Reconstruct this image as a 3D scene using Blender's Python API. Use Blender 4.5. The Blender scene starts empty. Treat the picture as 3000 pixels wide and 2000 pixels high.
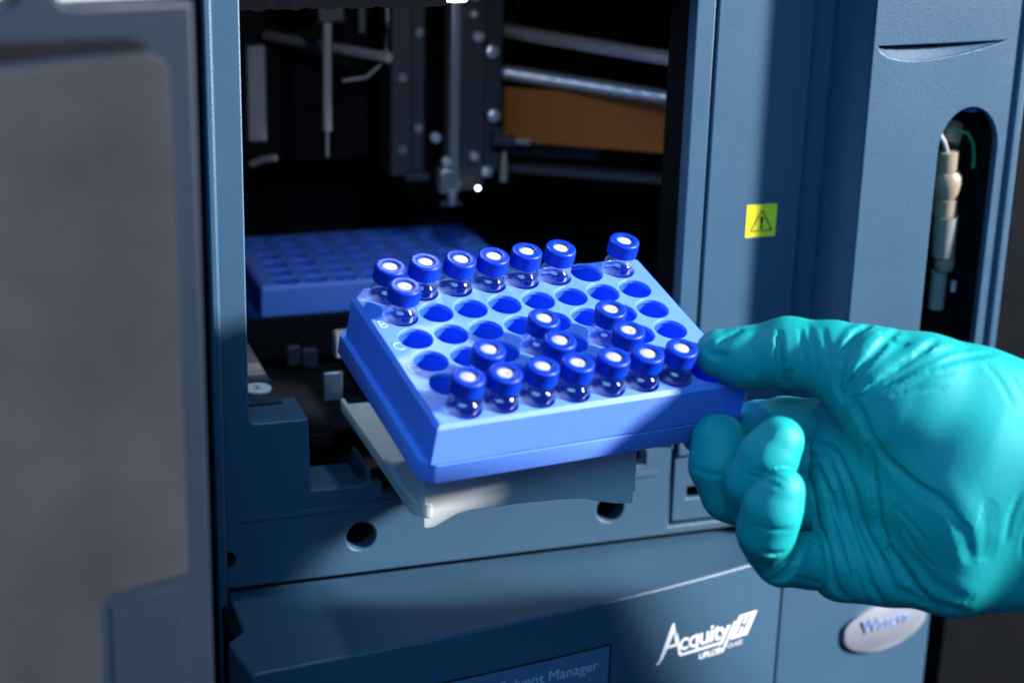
import bpy, bmesh, math, random
import numpy as np
from mathutils import Matrix, Vector
random.seed(7); np.random.seed(7)
S = 0.001                                   # all tables below are in millimetres
scene = bpy.context.scene
col = scene.collection

# ------------------------------------------------------------------ camera, light, exposure
cam_d = bpy.data.cameras.new('camera'); cam = bpy.data.objects.new('camera', cam_d); col.objects.link(cam)
right, up, back = (0.946341, -0.322146, 0.025717), (0.080598, 0.31233, 0.946548), (-0.312959, -0.893684, 0.321535)
cam.matrix_world = Matrix(((right[0], up[0], back[0], -0.200), (right[1], up[1], back[1], -0.640),
                           (right[2], up[2], back[2], 0.300), (0, 0, 0, 1)))
cam_d.lens = 62.4; cam_d.sensor_width = 36.0; cam_d.clip_start = 0.02; cam_d.clip_end = 50
cam_d.dof.use_dof = True; cam_d.dof.focus_distance = 0.662; cam_d.dof.aperture_fstop = 6.0
scene.camera = cam
w = bpy.data.worlds.new('World'); scene.world = w; w.use_nodes = True
bg = w.node_tree.nodes['Background']; bg.inputs[0].default_value = (0.10, 0.26, 0.62, 1); bg.inputs[1].default_value = 0.16
def area_light(name, loc, target, size, power, color, shape='DISK', spread=180):
    d = bpy.data.lights.new(name, 'AREA'); d.shape = shape; d.size = size; d.energy = power; d.color = color
    d.spread = math.radians(spread)
    o = bpy.data.objects.new(name, d); col.objects.link(o); o.location = loc
    o.rotation_euler = (Vector(target) - Vector(loc)).to_track_quat('-Z', 'Y').to_euler()
    return o
# one hard lamp high on the right in front of the instruments, and a broad blue fill added just above the camera
for dx, dy, dz in ((0, 0, 0.11), (0.06, -0.09, -0.07), (-0.045, 0.11, -0.065)):    # three lamp heads on one bracket
    area_light('key_lamp', (2.44 + dx, -1.40 + dy, 1.28 + dz), (0.03, -0.07, 0.09), 0.17, 124, (1.0, 0.96, 0.95))
area_light('blue_fill', (-0.27, -0.74, 0.80), (0.03, -0.07, 0.06), 0.8, 7.2, (0.20, 0.60, 1.0))
vs = scene.view_settings; vs.view_transform = 'Standard'; vs.look = 'None'; vs.exposure = 0.0; vs.gamma = 1.0
scene.cycles.use_denoising = True
scene.cycles.max_bounces = 16; scene.cycles.transmission_bounces = 14; scene.cycles.glossy_bounces = 6
scene.cycles.transparent_max_bounces = 12; scene.cycles.sample_clamp_indirect = 40.0
scene.cycles.caustics_refractive = True; scene.cycles.caustics_reflective = False; scene.cycles.blur_glossy = 0.2

# ------------------------------------------------------------------ helpers
def mat(name, color, rough=0.5, metal=0.0, bump=0.0, bscale=900.0, var=0.0, vscale=60.0, spec=0.5, **kw):
    m = bpy.data.materials.new(name); m.use_nodes = True
    nt = m.node_tree; b = nt.nodes['Principled BSDF']
    b.inputs['Base Color'].default_value = (*color, 1); b.inputs['Roughness'].default_value = rough
    b.inputs['Metallic'].default_value = metal; b.inputs['Specular IOR Level'].default_value = spec
    for k, v in kw.items(): b.inputs[k.replace('_', ' ')].default_value = v
    tc = nt.nodes.new('ShaderNodeTexCoord')
    if bump:
        n = nt.nodes.new('ShaderNodeTexNoise'); n.inputs['Scale'].default_value = bscale; n.inputs['Detail'].default_value = 3
        bp = nt.nodes.new('ShaderNodeBump'); bp.inputs['Strength'].default_value = bump; bp.inputs['Distance'].default_value = 0.0004
        nt.links.new(tc.outputs['Object'], n.inputs['Vector']); nt.links.new(n.outputs['Fac'], bp.inputs['Height'])
        nt.links.new(bp.outputs['Normal'], b.inputs['Normal'])
    if var:
        n = nt.nodes.new('ShaderNodeTexNoise'); n.inputs['Scale'].default_value = vscale; n.inputs['Detail'].default_value = 5
        r = nt.nodes.new('ShaderNodeMix'); r.data_type = 'RGBA'
        r.inputs['A'].default_value = (*[c * (1 - var) for c in color], 1); r.inputs['B'].default_value = (*[min(1, c * (1 + var)) for c in color], 1)
        nt.links.new(tc.outputs['Object'], n.inputs['Vector']); nt.links.new(n.outputs['Fac'], r.inputs['Factor'])
        nt.links.new(r.outputs['Result'], b.inputs['Base Color'])
        q = nt.nodes.new('ShaderNodeMapRange'); q.inputs['To Min'].default_value = rough * 0.85; q.inputs['To Max'].default_value = min(1, rough * 1.15)
        nt.links.new(n.outputs['Fac'], q.inputs['Value']); nt.links.new(q.outputs['Result'], b.inputs['Roughness'])
    return m
M = {
 'paint': mat('blue_grey_powder_paint', (0.034, 0.085, 0.143), 0.40, bump=0.42, bscale=2300, var=0.06, vscale=40, spec=0.5),
 'black': mat('black_plastic', (0.006, 0.007, 0.009), 0.5, spec=0.06, bump=0.3, bscale=500, var=0.2),
 'dark': mat('dark_interior', (0.005, 0.0055, 0.008), 0.7, spec=0.1, var=0.35, vscale=25),
 'foam': mat('black_foam', (0.006, 0.006, 0.008), 0.9, spec=0.0, bump=0.6, bscale=800, var=0.4, vscale=300),
 'slate': mat('slate_metal', (0.022, 0.026, 0.042), 0.5, bump=0.15, var=0.25, vscale=50),
 'steel': mat('brushed_steel', (0.70, 0.71, 0.80), 0.33, 0.8, bump=0.1, bscale=2000, var=0.1),
 'alu': mat('grey_aluminium', (0.30, 0.32, 0.36), 0.4, 0.8, bump=0.1, bscale=2000, var=0.1),
 'rod': mat('white_plastic_rod', (0.27, 0.27, 0.31), 0.4, var=0.1),
 'copper': mat('copper_film', (0.40, 0.13, 0.03), 0.36, 0.6, bump=0.1, bscale=60, var=0.2, vscale=18),
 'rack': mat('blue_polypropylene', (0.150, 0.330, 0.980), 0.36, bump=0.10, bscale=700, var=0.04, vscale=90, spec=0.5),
 'well': mat('shaded_well_blue', (0.030, 0.150, 0.900), 0.45, var=0.04, vscale=200, spec=0.4),  # darker copy of the rack plastic, shade put into the well walls
 'racktext': mat('pale_raised_lettering', (0.42, 0.55, 0.97), 0.45, var=0.05),
 'cap': mat('royal_blue_cap', (0.000, 0.030, 0.430), 0.40, bump=0.10, bscale=900, var=0.06, spec=0.32, Subsurface_Weight=0.05, Subsurface_Scale=0.002),
 'septum': mat('white_silicone', (0.38, 0.38, 0.355), 0.6, bump=0.35, bscale=500, var=0.03, vscale=300),
 'glass': mat('clear_glass', (1, 1, 1), 0.0, Transmission_Weight=1.0, IOR=1.47),
 'tray': mat('translucent_tray', (0.76, 0.80, 0.80), 0.38, bump=0.05, bscale=500, var=0.03),
 'glove': mat('teal_nitrile', (0.000, 0.315, 0.322), 0.58, bump=0.22, bscale=1300, var=0.05, vscale=60, spec=0.34, Subsurface_Weight=0.06, Subsurface_Scale=0.003),
 'yellow': mat('yellow_label_film', (0.95, 0.80, 0.03), 0.4, var=0.05, vscale=120),
 'ink': mat('black_print', (0.015, 0.015, 0.012), 0.5, var=0.1),
 'white': mat('white_print', (0.78, 0.80, 0.84), 0.5, var=0.03),
 'palegrey': mat('pale_grey_print', (0.50, 0.58, 0.70), 0.5, var=0.03),
 'plate': mat('grey_blue_nameplate', (0.085, 0.145, 0.27), 0.35, bump=0.1, bscale=900, var=0.05),
 'silver': mat('satin_silver', (0.27, 0.30, 0.36), 0.40, 0.3, bump=0.05, var=0.05),
 'chrome': mat('polished_letters', (0.30, 0.42, 0.75), 0.25, 0.4, var=0.05),
 'doorfoam': mat('grey_insulating_panel', (0.024, 0.027, 0.031), 0.62, spec=0.12, bump=0.12, bscale=300, var=0.55, vscale=24),
 'door': mat('door_liner', (0.010, 0.018, 0.032), 0.5, spec=0.15, bump=0.3, bscale=900, var=0.12, vscale=30),
 'peek': mat('beige_polymer', (0.26, 0.205, 0.15), 0.42, var=0.08),
 'clearpl': mat('frosted_tube', (0.20, 0.205, 0.20), 0.35, var=0.08),
 'green': mat('green_wire', (0.02, 0.30, 0.16), 0.4, var=0.05),
 'bluelens': mat('blue_plastic', (0.01, 0.10, 0.65), 0.4, var=0.05),
 'sleeve': mat('sleeve_cloth', (0.45, 0.48, 0.52), 0.85, bump=0.4, bscale=1500, var=0.06),
 'stop': mat('dull_lavender_plastic', (0.10, 0.105, 0.145), 0.5, var=0.1),
 'disc': mat('pale_disc', (0.62, 0.63, 0.70), 0.5, var=0.03),
 'offwhite': mat('white_panel', (0.80, 0.82, 0.78), 0.6, var=0.03),
}
g_ = M['glass'].node_tree; gb = g_.nodes['Principled BSDF']; N = g_.nodes.new; mx_ = N('ShaderNodeMixShader'); tp_ = N('ShaderNodeBsdfTransparent')
lw_ = N('ShaderNodeLayerWeight'); pw_ = N('ShaderNodeMath'); pw_.operation = 'POWER'; pw_.inputs[1].default_value = 3.0; fr_ = N('ShaderNodeMath'); fr_.operation = 'MULTIPLY_ADD'; fr_.inputs[1].default_value = 0.75; fr_.inputs[2].default_value = 0.14; gs_ = N('ShaderNodeBsdfGlossy'); gs_.inputs['Roughness'].default_value = 0.06; th_ = N('ShaderNodeMixShader')
wn_ = N('ShaderNodeTexNoise'); wn_.inputs['Scale'].default_value = 330; wb_ = N('ShaderNodeBump'); wb_.inputs['Strength'].default_value = 0.14; wb_.inputs['Distance'].default_value = 0.0004; tc_ = N('ShaderNodeTexCoord')
tp_.inputs[0].default_value = (0.97, 0.985, 1, 1); mx_.inputs[0].default_value = 1.0      # thin wall share against full refraction
K = g_.links.new
K(tc_.outputs['Object'], wn_.inputs['Vector']); K(wn_.outputs['Fac'], wb_.inputs['Height'])
for t_ in (gb, gs_): K(wb_.outputs['Normal'], t_.inputs['Normal'])
K(lw_.outputs['Facing'], pw_.inputs[0]); K(pw_.outputs[0], fr_.inputs[0]); K(fr_.outputs[0], th_.inputs[0]); K(tp_.outputs[0], th_.inputs[1]); K(gs_.outputs[0], th_.inputs[2])
df_ = N('ShaderNodeBsdfTranslucent'); df_.inputs[0].default_value = (0.50, 0.70, 1.0, 1); hz_ = N('ShaderNodeMixShader'); hz_.inputs[0].default_value = 0.13
K(th_.outputs[0], hz_.inputs[1]); K(df_.outputs[0], hz_.inputs[2])
K(gb.outputs[0], mx_.inputs[1]); K(hz_.outputs[0], mx_.inputs[2]); K(mx_.outputs[0], g_.nodes['Material Output'].inputs[0])
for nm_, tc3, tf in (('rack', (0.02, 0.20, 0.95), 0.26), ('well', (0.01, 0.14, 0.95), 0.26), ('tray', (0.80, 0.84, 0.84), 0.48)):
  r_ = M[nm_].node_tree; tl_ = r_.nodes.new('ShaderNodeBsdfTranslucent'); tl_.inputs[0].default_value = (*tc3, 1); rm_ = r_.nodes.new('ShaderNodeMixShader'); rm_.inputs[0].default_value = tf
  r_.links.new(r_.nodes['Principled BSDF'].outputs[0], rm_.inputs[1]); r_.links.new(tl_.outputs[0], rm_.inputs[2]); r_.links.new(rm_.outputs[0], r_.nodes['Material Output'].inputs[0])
me_ = bpy.data.materials.new('lamp_glow'); me_.use_nodes = True
bb = me_.node_tree.nodes['Principled BSDF']; bb.inputs['Emission Color'].default_value = (0.9, 0.95, 1, 1); bb.inputs['Emission Strength'].default_value = 14
M['lamp'] = me_

def tag(o, label=None, cat=None, group=None, kind=None):
    if label: o['label'] = label
    if cat: o['category'] = cat
    if group: o['group'] = group
    if kind: o['kind'] = kind
    return o
def empty(name, loc=(0, 0, 0), mw=None):
    o = bpy.data.objects.new(name, None); col.objects.link(o); o.empty_display_size = 0.01
    if mw is not None: o.matrix_world = mw
    else: o.location = Vector(loc) * S
    return o
def link(name, me, m, parent=None, smooth=None, bevel=0.0, segs=2):
    if isinstance(m, str): m = M[m]
    me.materials.clear(); me.materials.append(m)
    o = bpy.data.objects.new(name, me); col.objects.link(o)
    if parent is not None: o.parent = parent
    if bevel:
        b = o.modifiers.new('bevel', 'BEVEL'); b.width = bevel * S; b.segments = segs; b.limit_method = 'ANGLE'; b.angle_limit = math.radians(40)
        b.harden_normals = False
    if smooth is not None:
        if smooth >= 180: me.shade_smooth()
        else: me.set_sharp_from_angle(angle=math.radians(smooth)) if hasattr(me, 'set_sharp_from_angle') else None; me.shade_smooth() if smooth < 180 and not hasattr(me, 'set_sharp_from_angle') else None
    return o
def finish(bm, smooth=None):
    bmesh.ops.recalc_face_normals(bm, faces=bm.faces)
    if smooth is not None:
        for f in bm.faces: f.smooth = True
        for e in bm.edges:
            if len(e.link_faces) == 2 and e.calc_face_angle(0) > math.radians(smooth): e.smooth = False
    me = bpy.data.meshes.new('mesh'); bm.to_mesh(me); bm.free(); return me
def box(name, x, y, z, m, parent=None, bevel=0.0, segs=2):
    bm = bmesh.new(); bmesh.ops.create_cube(bm, size=1)
    for v in bm.verts: v.co = Vector(((x[0] + x[1]) / 2 + v.co.x * (x[1] - x[0]), (y[0] + y[1]) / 2 + v.co.y * (y[1] - y[0]), (z[0] + z[1]) / 2 + v.co.z * (z[1] - z[0]))) * S
    me = finish(bm); o = link(name, me, m, parent, bevel=bevel, segs=segs)
    if bevel: me.shade_smooth(); me.set_sharp_from_angle(angle=math.radians(40))
    return o
def prism(name, pts, axis, a0, a1, m, parent=None, bevel=0.0, smooth=None, segs=2):
    """polygon given in the plane normal to axis, extruded from a0 to a1 along it (mm)"""
    bm = bmesh.new(); n = len(pts)
    def P(p, a): return Vector({'x': (a, p[0], p[1]), 'y': (p[0], a, p[1]), 'z': (p[0], p[1], a)}[axis]) * S
    A = [bm.verts.new(P(p, a0)) for p in pts]; B = [bm.verts.new(P(p, a1)) for p in pts]
    bm.faces.new(A); bm.faces.new(B)
    for i in range(n): bm.faces.new((A[i], A[(i + 1) % n], B[(i + 1) % n], B[i]))
    me = finish(bm, smooth); return link(name, me, m, parent, bevel=bevel, segs=segs)
def lathe_mesh(prof, n=32, ribs=None, closed=False, smooth=35):
    """profile [(r,z)] about z, mm; ribs=(z0,z1,count,depth) knurls the wall between z0 and z1"""
    bm = bmesh.new(); rings = []
    for (r, z) in prof:
        ring = []
        for i in range(n):
            a = 2 * math.pi * i / n; rr = r
            if ribs and ribs[0] <= z <= ribs[1] and r > ribs[4]: rr = r - ribs[3] * (i % 2)
            ring.append(bm.verts.new(Vector((rr * math.cos(a), rr * math.sin(a), z)) * S))
        rings.append(ring)
    for k in range(len(rings) - (0 if closed else 1)):
        A, B = rings[k], rings[(k + 1) % len(rings)]
        for i in range(n): bm.faces.new((A[i], A[(i + 1) % n], B[(i + 1) % n], B[i]))
    if not closed:
        if prof[0][0] > 0: bm.faces.new(rings[0])
        if prof[-1][0] > 0: bm.faces.new(rings[-1])
    return finish(bm, smooth)
def tube(name, pts, r, m, parent=None, n=12, r1=None, cap=True):
    bm = bmesh.new(); P = [Vector(p) for p in pts]; rings = []
    for k, p in enumerate(P):
        t = (P[min(k + 1, len(P) - 1)] - P[max(k - 1, 0)]).normalized()
        q = t.to_track_quat('Z', 'Y'); rr = r if r1 is None else r + (r1 - r) * k / (len(P) - 1)
        rings.append([bm.verts.new((p + q @ Vector((rr * math.cos(2 * math.pi * i / n), rr * math.sin(2 * math.pi * i / n), 0))) * S) for i in range(n)])
    for A, B in zip(rings, rings[1:]):
        for i in range(n): bm.faces.new((A[i], A[(i + 1) % n], B[(i + 1) % n], B[i]))
    if cap: bm.faces.new(rings[0]); bm.faces.new(rings[-1])
    return link(name, finish(bm, 40), m, parent)
def curve_mesh(loops, thick, bevel=0.0, res=2):
    """flat plate from closed outlines (first outer, rest holes) in local XY, extruded +-thick/2 along local Z (mm)"""
    cu = bpy.data.curves.new('tmp', 'CURVE'); cu.dimensions = '2D'; cu.fill_mode = 'BOTH'
    cu.extrude = max(0, thick / 2 - bevel) * S; cu.bevel_depth = bevel * S; cu.bevel_resolution = res; cu.offset = -bevel * S
    for L in loops:
        sp = cu.splines.new('POLY'); sp.points.add(len(L) - 1); sp.use_cyclic_u = True
        for i, p in enumerate(L): sp.points[i].co = (p[0] * S, p[1] * S, 0, 1)
    o = bpy.data.objects.new('tmp', cu); col.objects.link(o)
    dg = bpy.context.evaluated_depsgraph_get(); me = bpy.data.meshes.new_from_object(o.evaluated_get(dg))
    bpy.data.objects.remove(o); bpy.data.curves.remove(cu)
    me.shade_smooth(); me.set_sharp_from_angle(angle=math.radians(50)); return me
def text_mesh(s, size, thick, shear=0.0, offset=0.0, space=1.0):
    cu = bpy.data.curves.new('tmp', 'FONT'); cu.body = s; cu.size = size * S; cu.extrude = thick / 2 * S; cu.shear = shear
    cu.offset = offset * S; cu.space_character = space; cu.align_x = 'LEFT'
    o = bpy.data.objects.new('tmp', cu); col.objects.link(o)
    dg = bpy.context.evaluated_depsgraph_get(); me = bpy.data.meshes.new_from_object(o.evaluated_get(dg))
    bpy.data.objects.remove(o); bpy.data.curves.remove(cu); return me
def frame_xz(ox, oy, oz, dx=(1, 0, 0), dz=(0, 0, 1)):
    """matrix whose local X runs along dx, local Y along dz (up), local Z out of the face"""
    x = Vector(dx).normalized(); y = Vector(dz).normalized(); z = x.cross(y)
    return Matrix(((x.x, y.x, z.x, ox * S), (x.y, y.y, z.y, oy * S), (x.z, y.z, z.z, oz * S), (0, 0, 0, 1)))
def circle(cx, cy, r, n=40, a0=0, a1=2 * math.pi, end=False):
    return [(cx + r * math.cos(a0 + (a1 - a0) * i / n), cy + r * math.sin(a0 + (a1 - a0) * i / n)) for i in range(n + (1 if end else 0))]
def rounded(x0, x1, y0, y1, r, n=6):
    p = []
    for cx, cy, a in ((x1 - r, y1 - r, 0), (x0 + r, y1 - r, 90), (x0 + r, y0 + r, 180), (x1 - r, y0 + r, 270)):
        p += [(cx + r * math.cos(math.radians(a + 90 * i / n)), cy + r * math.sin(math.radians(a + 90 * i / n))) for i in range(n + 1)]
    return p
def plate(name, loops, yface, thick, m, parent=None, bevel=0.0, res=2):
    """upright plate in the XZ plane whose front is at y=yface and which is thick mm deep behind it"""
    me = curve_mesh(loops, thick, bevel, res); me.transform(frame_xz(0, yface + thick / 2, 0)); return link(name, me, m, parent)
def transform_link(name, me, mw, m, parent=None):
    me.transform(mw); return link(name, me, m, parent)

def dens(P, n):
    P = [Vector(p) for p in P]; out = []
    for i in range(len(P) - 1):
        p0, p1, p2, p3 = P[max(i - 1, 0)], P[i], P[i + 1], P[min(i + 2, len(P) - 1)]
        for k in range(n):
            t = k / n; out.append(0.5 * ((2 * p1) + (p2 - p0) * t + (2 * p0 - 5 * p1 + 4 * p2 - p3) * t * t + (3 * p1 - p0 - 3 * p2 + p3) * t ** 3))
    out.append(P[-1]); return [tuple(p) for p in out]
# ------------------------------------------------------------------ the autosampler (upper instrument)
aut = tag(empty('autosampler', (0, 10, -25)), 'blue grey laboratory autosampler with its sample compartment open, above the lower module', 'instrument')
def A(o):                                     # parent to the autosampler keeping millimetre world coordinates
    o.parent = aut; o.matrix_parent_inverse = Matrix.Translation((0, -0.010, 0.025)); return o
def sub(o, p): o.parent = p; return o
arc = lambda cx, cz, r, a, b, n=5: [(cx + r * math.cos(math.radians(a + (b - a) * i / n)), cz + r * math.sin(math.radians(a + (b - a) * i / n))) for i in range(n + 1)]
outer = ([(-95.0, 250), (-83.2, 250)] + [(-83.2, 47.6)] + arc(-80.2, 47.6, 3.0, 180, 270) + [(-59.9, 44.6), (-58.9, 13.8), (-37.0, 13.8), (-36.6, 14.8), (-34.2, 14.8), (-34.0, 13.4),
          (-29.5, 13.4), (-29.5, 8.6), (-22, 8.6), (-22, 13.6), (60, 13.6), (60, 9.0), (86, 9.0), (86, 15.5), (97.5, 15.5), (97.5, 250), (105.6, 250), (105.6, 20), (98.2, 20), (98.2, -21.2), (149, -21.2), (149, -24.9), (-95.0, -24.9)])
frame = A(plate('front_frame', [outer, circle(-38.6, -8.5, 6.1), circle(70.4, -9.3, 6.1), circle(-95.6 + 1.0, -11.8, 3.3)][:3], 0, 8, 'paint', bevel=0.7))
# notch reveals behind the frame edge: block top, block side, step floor, lip
A(prism('sill_block', [(-84, 1.5), (-62.5, 1.5), (-59.6, 6.0), (-59.6, 27), (-84, 27)], 'z', 8, 44.2, 'paint', bevel=0.5))
A(box('sill_step', (-60, -37.5), (1.0, 26), (6, 13.4), 'paint', bevel=0.4))
A(box('sill_lip', (-36.2, -34.4), (0.6, 26), (6, 20.5), 'paint', bevel=0.5))
A(box('sill_floor', (-34, 97), (8.5, 30), (0, 8), 'black'))
A(box('sill_backing', (-96, 149), (9, 12), (-24.5, 8), 'black'))
A(box('hinge_strip', (-97.2, -93.4), (-2.2, 14), (-140, 250), 'paint', bevel=1.3, segs=3))
A(plate('column_hole', [circle(-93.2, -11.8, 3.4)], -0.06, 0.04, 'black'))
rib = []
for zz, hh in ((5.75, 0.55), (4.55, 0.75)):
    A(prism('raised_rib', rounded(-89.7, 92, zz - hh, zz + hh, hh * 0.98, 4), 'y', -0.7, 2, 'paint', bevel=0.25))
# right hand jamb: gasketed reveal, groove, flat strip
A(box('jamb_gasket', (97.9, 103), (0.4, 27), (14, 250), 'foam', bevel=0.6))
A(box('jamb_core', (103, 150), (10, 30), (-20, 250), 'black'))
A(box('jamb_panel', (106.9, 149.6), (0, 9.5), (22, 250), 'paint', bevel=0.7))
A(box('tower_joint', (149.4, 162), (5, 12), (-20, 250), 'paint'))
A(box('column_backing', (-103, -95), (6, 60), (-140, 250), 'black'))
# little latch cover under the tower
lat = A(plate('latch_cover', [rounded(99.6, 165, -19.4, 18.6, 0.8, 3), rounded(106, 140, -9.2, -3.6, 0.5, 3)], 0.5, 6, 'paint', bevel=0.5))
A(box('latch_recess', (104, 142), (5.4, 7.6), (-11, -1), 'black'))
A(tube('latch_pin', [(113, 3, -6.2), (139, 3, -6.2)], 2.2, 'silver'))
A(box('latch_boss', (99.9, 108.4), (-1.4, 2), (11.5, 20), 'paint', bevel=0.8))
# cavity
cav = A(box('cavity_back', (-110, 190), (250, 254), (-30, 260), 'dark'))
A(box('cavity_side', (-100, -96), (12, 250), (-30, 260), 'dark'))
A(box('cavity_side', (176, 180), (30, 250), (-30, 260), 'dark'))
A(box('cavity_ceiling', (-100, 180), (10, 250), (216, 220), 'dark'))
A(box('cavity_floor', (-100, 180), (30, 250), (-6, 0), 'dark'))
bm = bmesh.new()                              # torn foam along the head of the opening
xs = np.linspace(-83, -5, 150)
for i in range(len(xs) - 1):
    z0 = 204.4 + 0.5 * math.sin(i * .37) * math.sin(i * .113) + random.uniform(-0.1, 0.1); y0 = 0.8
    v = [bm.verts.new(Vector(p) * S) for p in ((xs[i], y0, z0), (xs[i + 1], y0, z0 + 0.1), (xs[i + 1], 9, z0 + 0.3), (xs[i], 9, z0 + 0.3), (xs[i], y0, 216), (xs[i + 1], y0, 216), (xs[i + 1], 9, 216), (xs[i], 9, 216))]
    for f in ((0, 1, 2, 3), (0, 1, 5, 4), (3, 2, 6, 7), (0, 3, 7, 4), (1, 2, 6, 5)): bm.faces.new([v[k] for k in f])
A(link('head_gasket', finish(bm), 'foam'))
lamp = A(link('compartment_lamp', lathe_mesh([(0, 0), (4.4, 0), (5.0, 0.6), (5.0, 4), (0, 4)], 32), 'lamp')); lamp.location = (0.0015, 0.012, 0.2046)
ll = bpy.data.lights.new('compartment_light', 'AREA'); ll.shape = 'DISK'; ll.size = 0.016; ll.energy = 0.11; ll.color = (0.85, 0.92, 1.0)
llo = bpy.data.objects.new('compartment_light', ll); col.objects.link(llo); llo.location = (0.0015, 0.012, 0.2040); llo.rotation_euler = (math.radians(14), 0, 0)
# fittings in the dark: gantry with rods, columns, needle block
gan = A(empty('gantry', (0, 0, 0))); gan.location = (0, 0, 0)
def G(o): o.parent = gan; return o
G(tube('guide_rod', [(62, 170, 169.7), (122, 57.5, 169.7)], 3.3, 'steel', n=24))
# lead screw with a real thread
bm = bmesh.new(); a0, a1 = Vector((69.4, 170, 148.2)), Vector((129, 83.6, 148.2)); ax = (a1 - a0); Ls = ax.length; q = ax.normalized().to_track_quat('Z', 'Y'); n = 16; rings = []
for k in range(200):
    t = k / 199; ring = []
    for i in range(n):
        ph = 2 * math.pi * i / n; rr = 3.3 + 0.5 * math.cos(ph - 2 * math.pi * t * Ls / 2.0)
        ring.append(bm.verts.new((a0 + q @ Vector((rr * math.cos(ph), rr * math.sin(ph), t * Ls))) * S))
    rings.append(ring)
for Aa, Bb in zip(rings, rings[1:]):
    for i in range(n): bm.faces.new((Aa[i], Aa[(i + 1) % n], Bb[(i + 1) % n], Bb[i]))
bm.faces.new(rings[0]); bm.faces.new(rings[-1])
G(link('lead_screw', finish(bm, 60), 'steel'))
o = G(prism('copper_band', [(60, 165), (155, 105), (155.5, 106), (60.5, 166)], 'z', 116, 142, 'copper')); 
G(prism('ledge', [(58, 168), (170, 98), (170, 110), (58, 180)], 'z', 100.5, 104, 'slate'))
G(prism('rear_bracket', [(75, 176), (120, 150), (120, 158), (75, 184)], 'z', 105, 113, 'slate', bevel=1))
G(tube('cross_rod', [(-34.2, 200, 162.7), (7.5, 130.1, 162.7)], 2.5, 'rod', n=16))
G(box('rear_post', (-49.5, -40.5), (170, 176), (118, 163), 'rod', bevel=1.2))
G(tube('rear_hook', [(-48, 172, 107), (-43, 168, 110), (-38, 164, 111.5)], 1.6, 'rod'))
G(tube('needle_guide', [(-16.2, 150, 176), (-16.4, 150, 150), (-16.5, 150, 126.5)], 2.1, 'rod', n=16))
G(tube('needle', [(-16.5, 150, 127), (-16.6, 150, 114)], 0.6, 'steel'))
G(box('needle_head', (-21, -8), (148, 162), (176, 192), 'slate', bevel=1))
G(box('needle_clip', (-3, 1.5), (146, 156), (171, 190), 'slate', bevel=1))
G(tube('sample_tube', [(9, 140, 195), (9.5, 140, 178), (9.2, 140, 165), (6.5, 140, 158), (0, 142, 152), (-10, 146, 150)], 0.8, 'rod'))
G(box('support_column', (14, 24), (150, 170), (103, 215), 'slate', bevel=0.8))
G(box('support_column', (24.4, 32), (154, 170), (103, 215), 'slate', bevel=1.5))
G(box('column_foot', (20, 32), (146, 152), (101, 104.5), 'slate', bevel=0.5))
G(box('slide_rail', (39.5, 45.0), (140, 150), (104, 215), 'alu', bevel=1.2))
G(box('slide_body', (45.2, 57.5), (142, 160), (96, 215), 'slate', bevel=0.8))
G(box('slide_cheek', (57.8, 67), (146, 160), (104, 215), 'slate', bevel=0.8))
for (x, z, r, d) in ((50, 180, 2.0, 137), (52.5, 169.5, 2.6, 137), (60.5, 162, 3.2, 140), (62, 131.5, 3.0, 140), (52, 113, 2.2, 138), (58.5, 105.5, 2.6, 138), (34, 122, 2.4, 142), (38.5, 111, 2.6, 138), (50.3, 194, 2.2, 137), (50.2, 188, 2.2, 137)):
    s_ = G(link('clamp_screw', lathe_mesh([(0, 0), (r * .45, 0), (r * .5, .8), (r * .8, .8), (r, 1.2), (r, 4), (0, 4)], 18), 'steel')); s_.rotation_euler = (math.radians(-90), 0, 0); s_.location = (x * S, d * S, z * S)
G(box('needle_block', (33.5, 43.5), (134, 142), (97, 109), 'alu', bevel=1.2))
G(tube('wash_port', [(39.5, 134, 99), (39.6, 134, 95), (39.8, 134, 92)], 2.6, 'steel', r1=1.6))
G(tube('port_flange', [(35, 138, 91.5), (45, 138, 91)], 1.5, 'slate'))
G(link('needle_lamp', lathe_mesh([(0, 0), (.5, .1), (.8, .4), (.85, .9), (.6, 1.4), (0, 1.5)], 24), 'lamp')); bpy.data.objects['needle_lamp'].location = (0.0520, 0.134, 0.0985)
G(tube('valve_body', [(60, 140, 121), (71, 140, 119.5)], 3.6, 'slate', n=16))
G(tube('valve_nose', [(71, 140, 119.5), (79, 140, 118.5)], 1.5, 'steel'))
G(tube('drip_tube', [(67.5, 142, 114), (67.5, 142, 100)], 1.2, 'clearpl', r1=2.0))
G(tube('cable_loop', [(70, 165, 205), (80, 160, 190), (78, 158, 176), (66, 158, 170)], 1.2, 'black'))
for (x, y, z) in ((19, 149.5, 190), (19, 149.5, 150), (19, 149.5, 116), (28, 153.5, 170), (28, 153.5, 125)):
    s_ = G(link('socket_screw', lathe_mesh([(0, 0.5), (.9, .5), (1.0, 0), (2.0, 0), (2.2, .4), (2.2, 2), (0, 2)], 18), 'alu')); s_.rotation_euler = (math.radians(-90), 0, 0); s_.location = (x * S, (y - 1.5) * S, z * S)
G(prism('rear_plate', [(-70, 205), (20, 205), (20, 207), (-70, 207)], 'z', 100, 200, 'dark'))
G(box('rail_end_block', (60.5, 70), (160, 172), (143, 176), 'slate', bevel=1))
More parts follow.
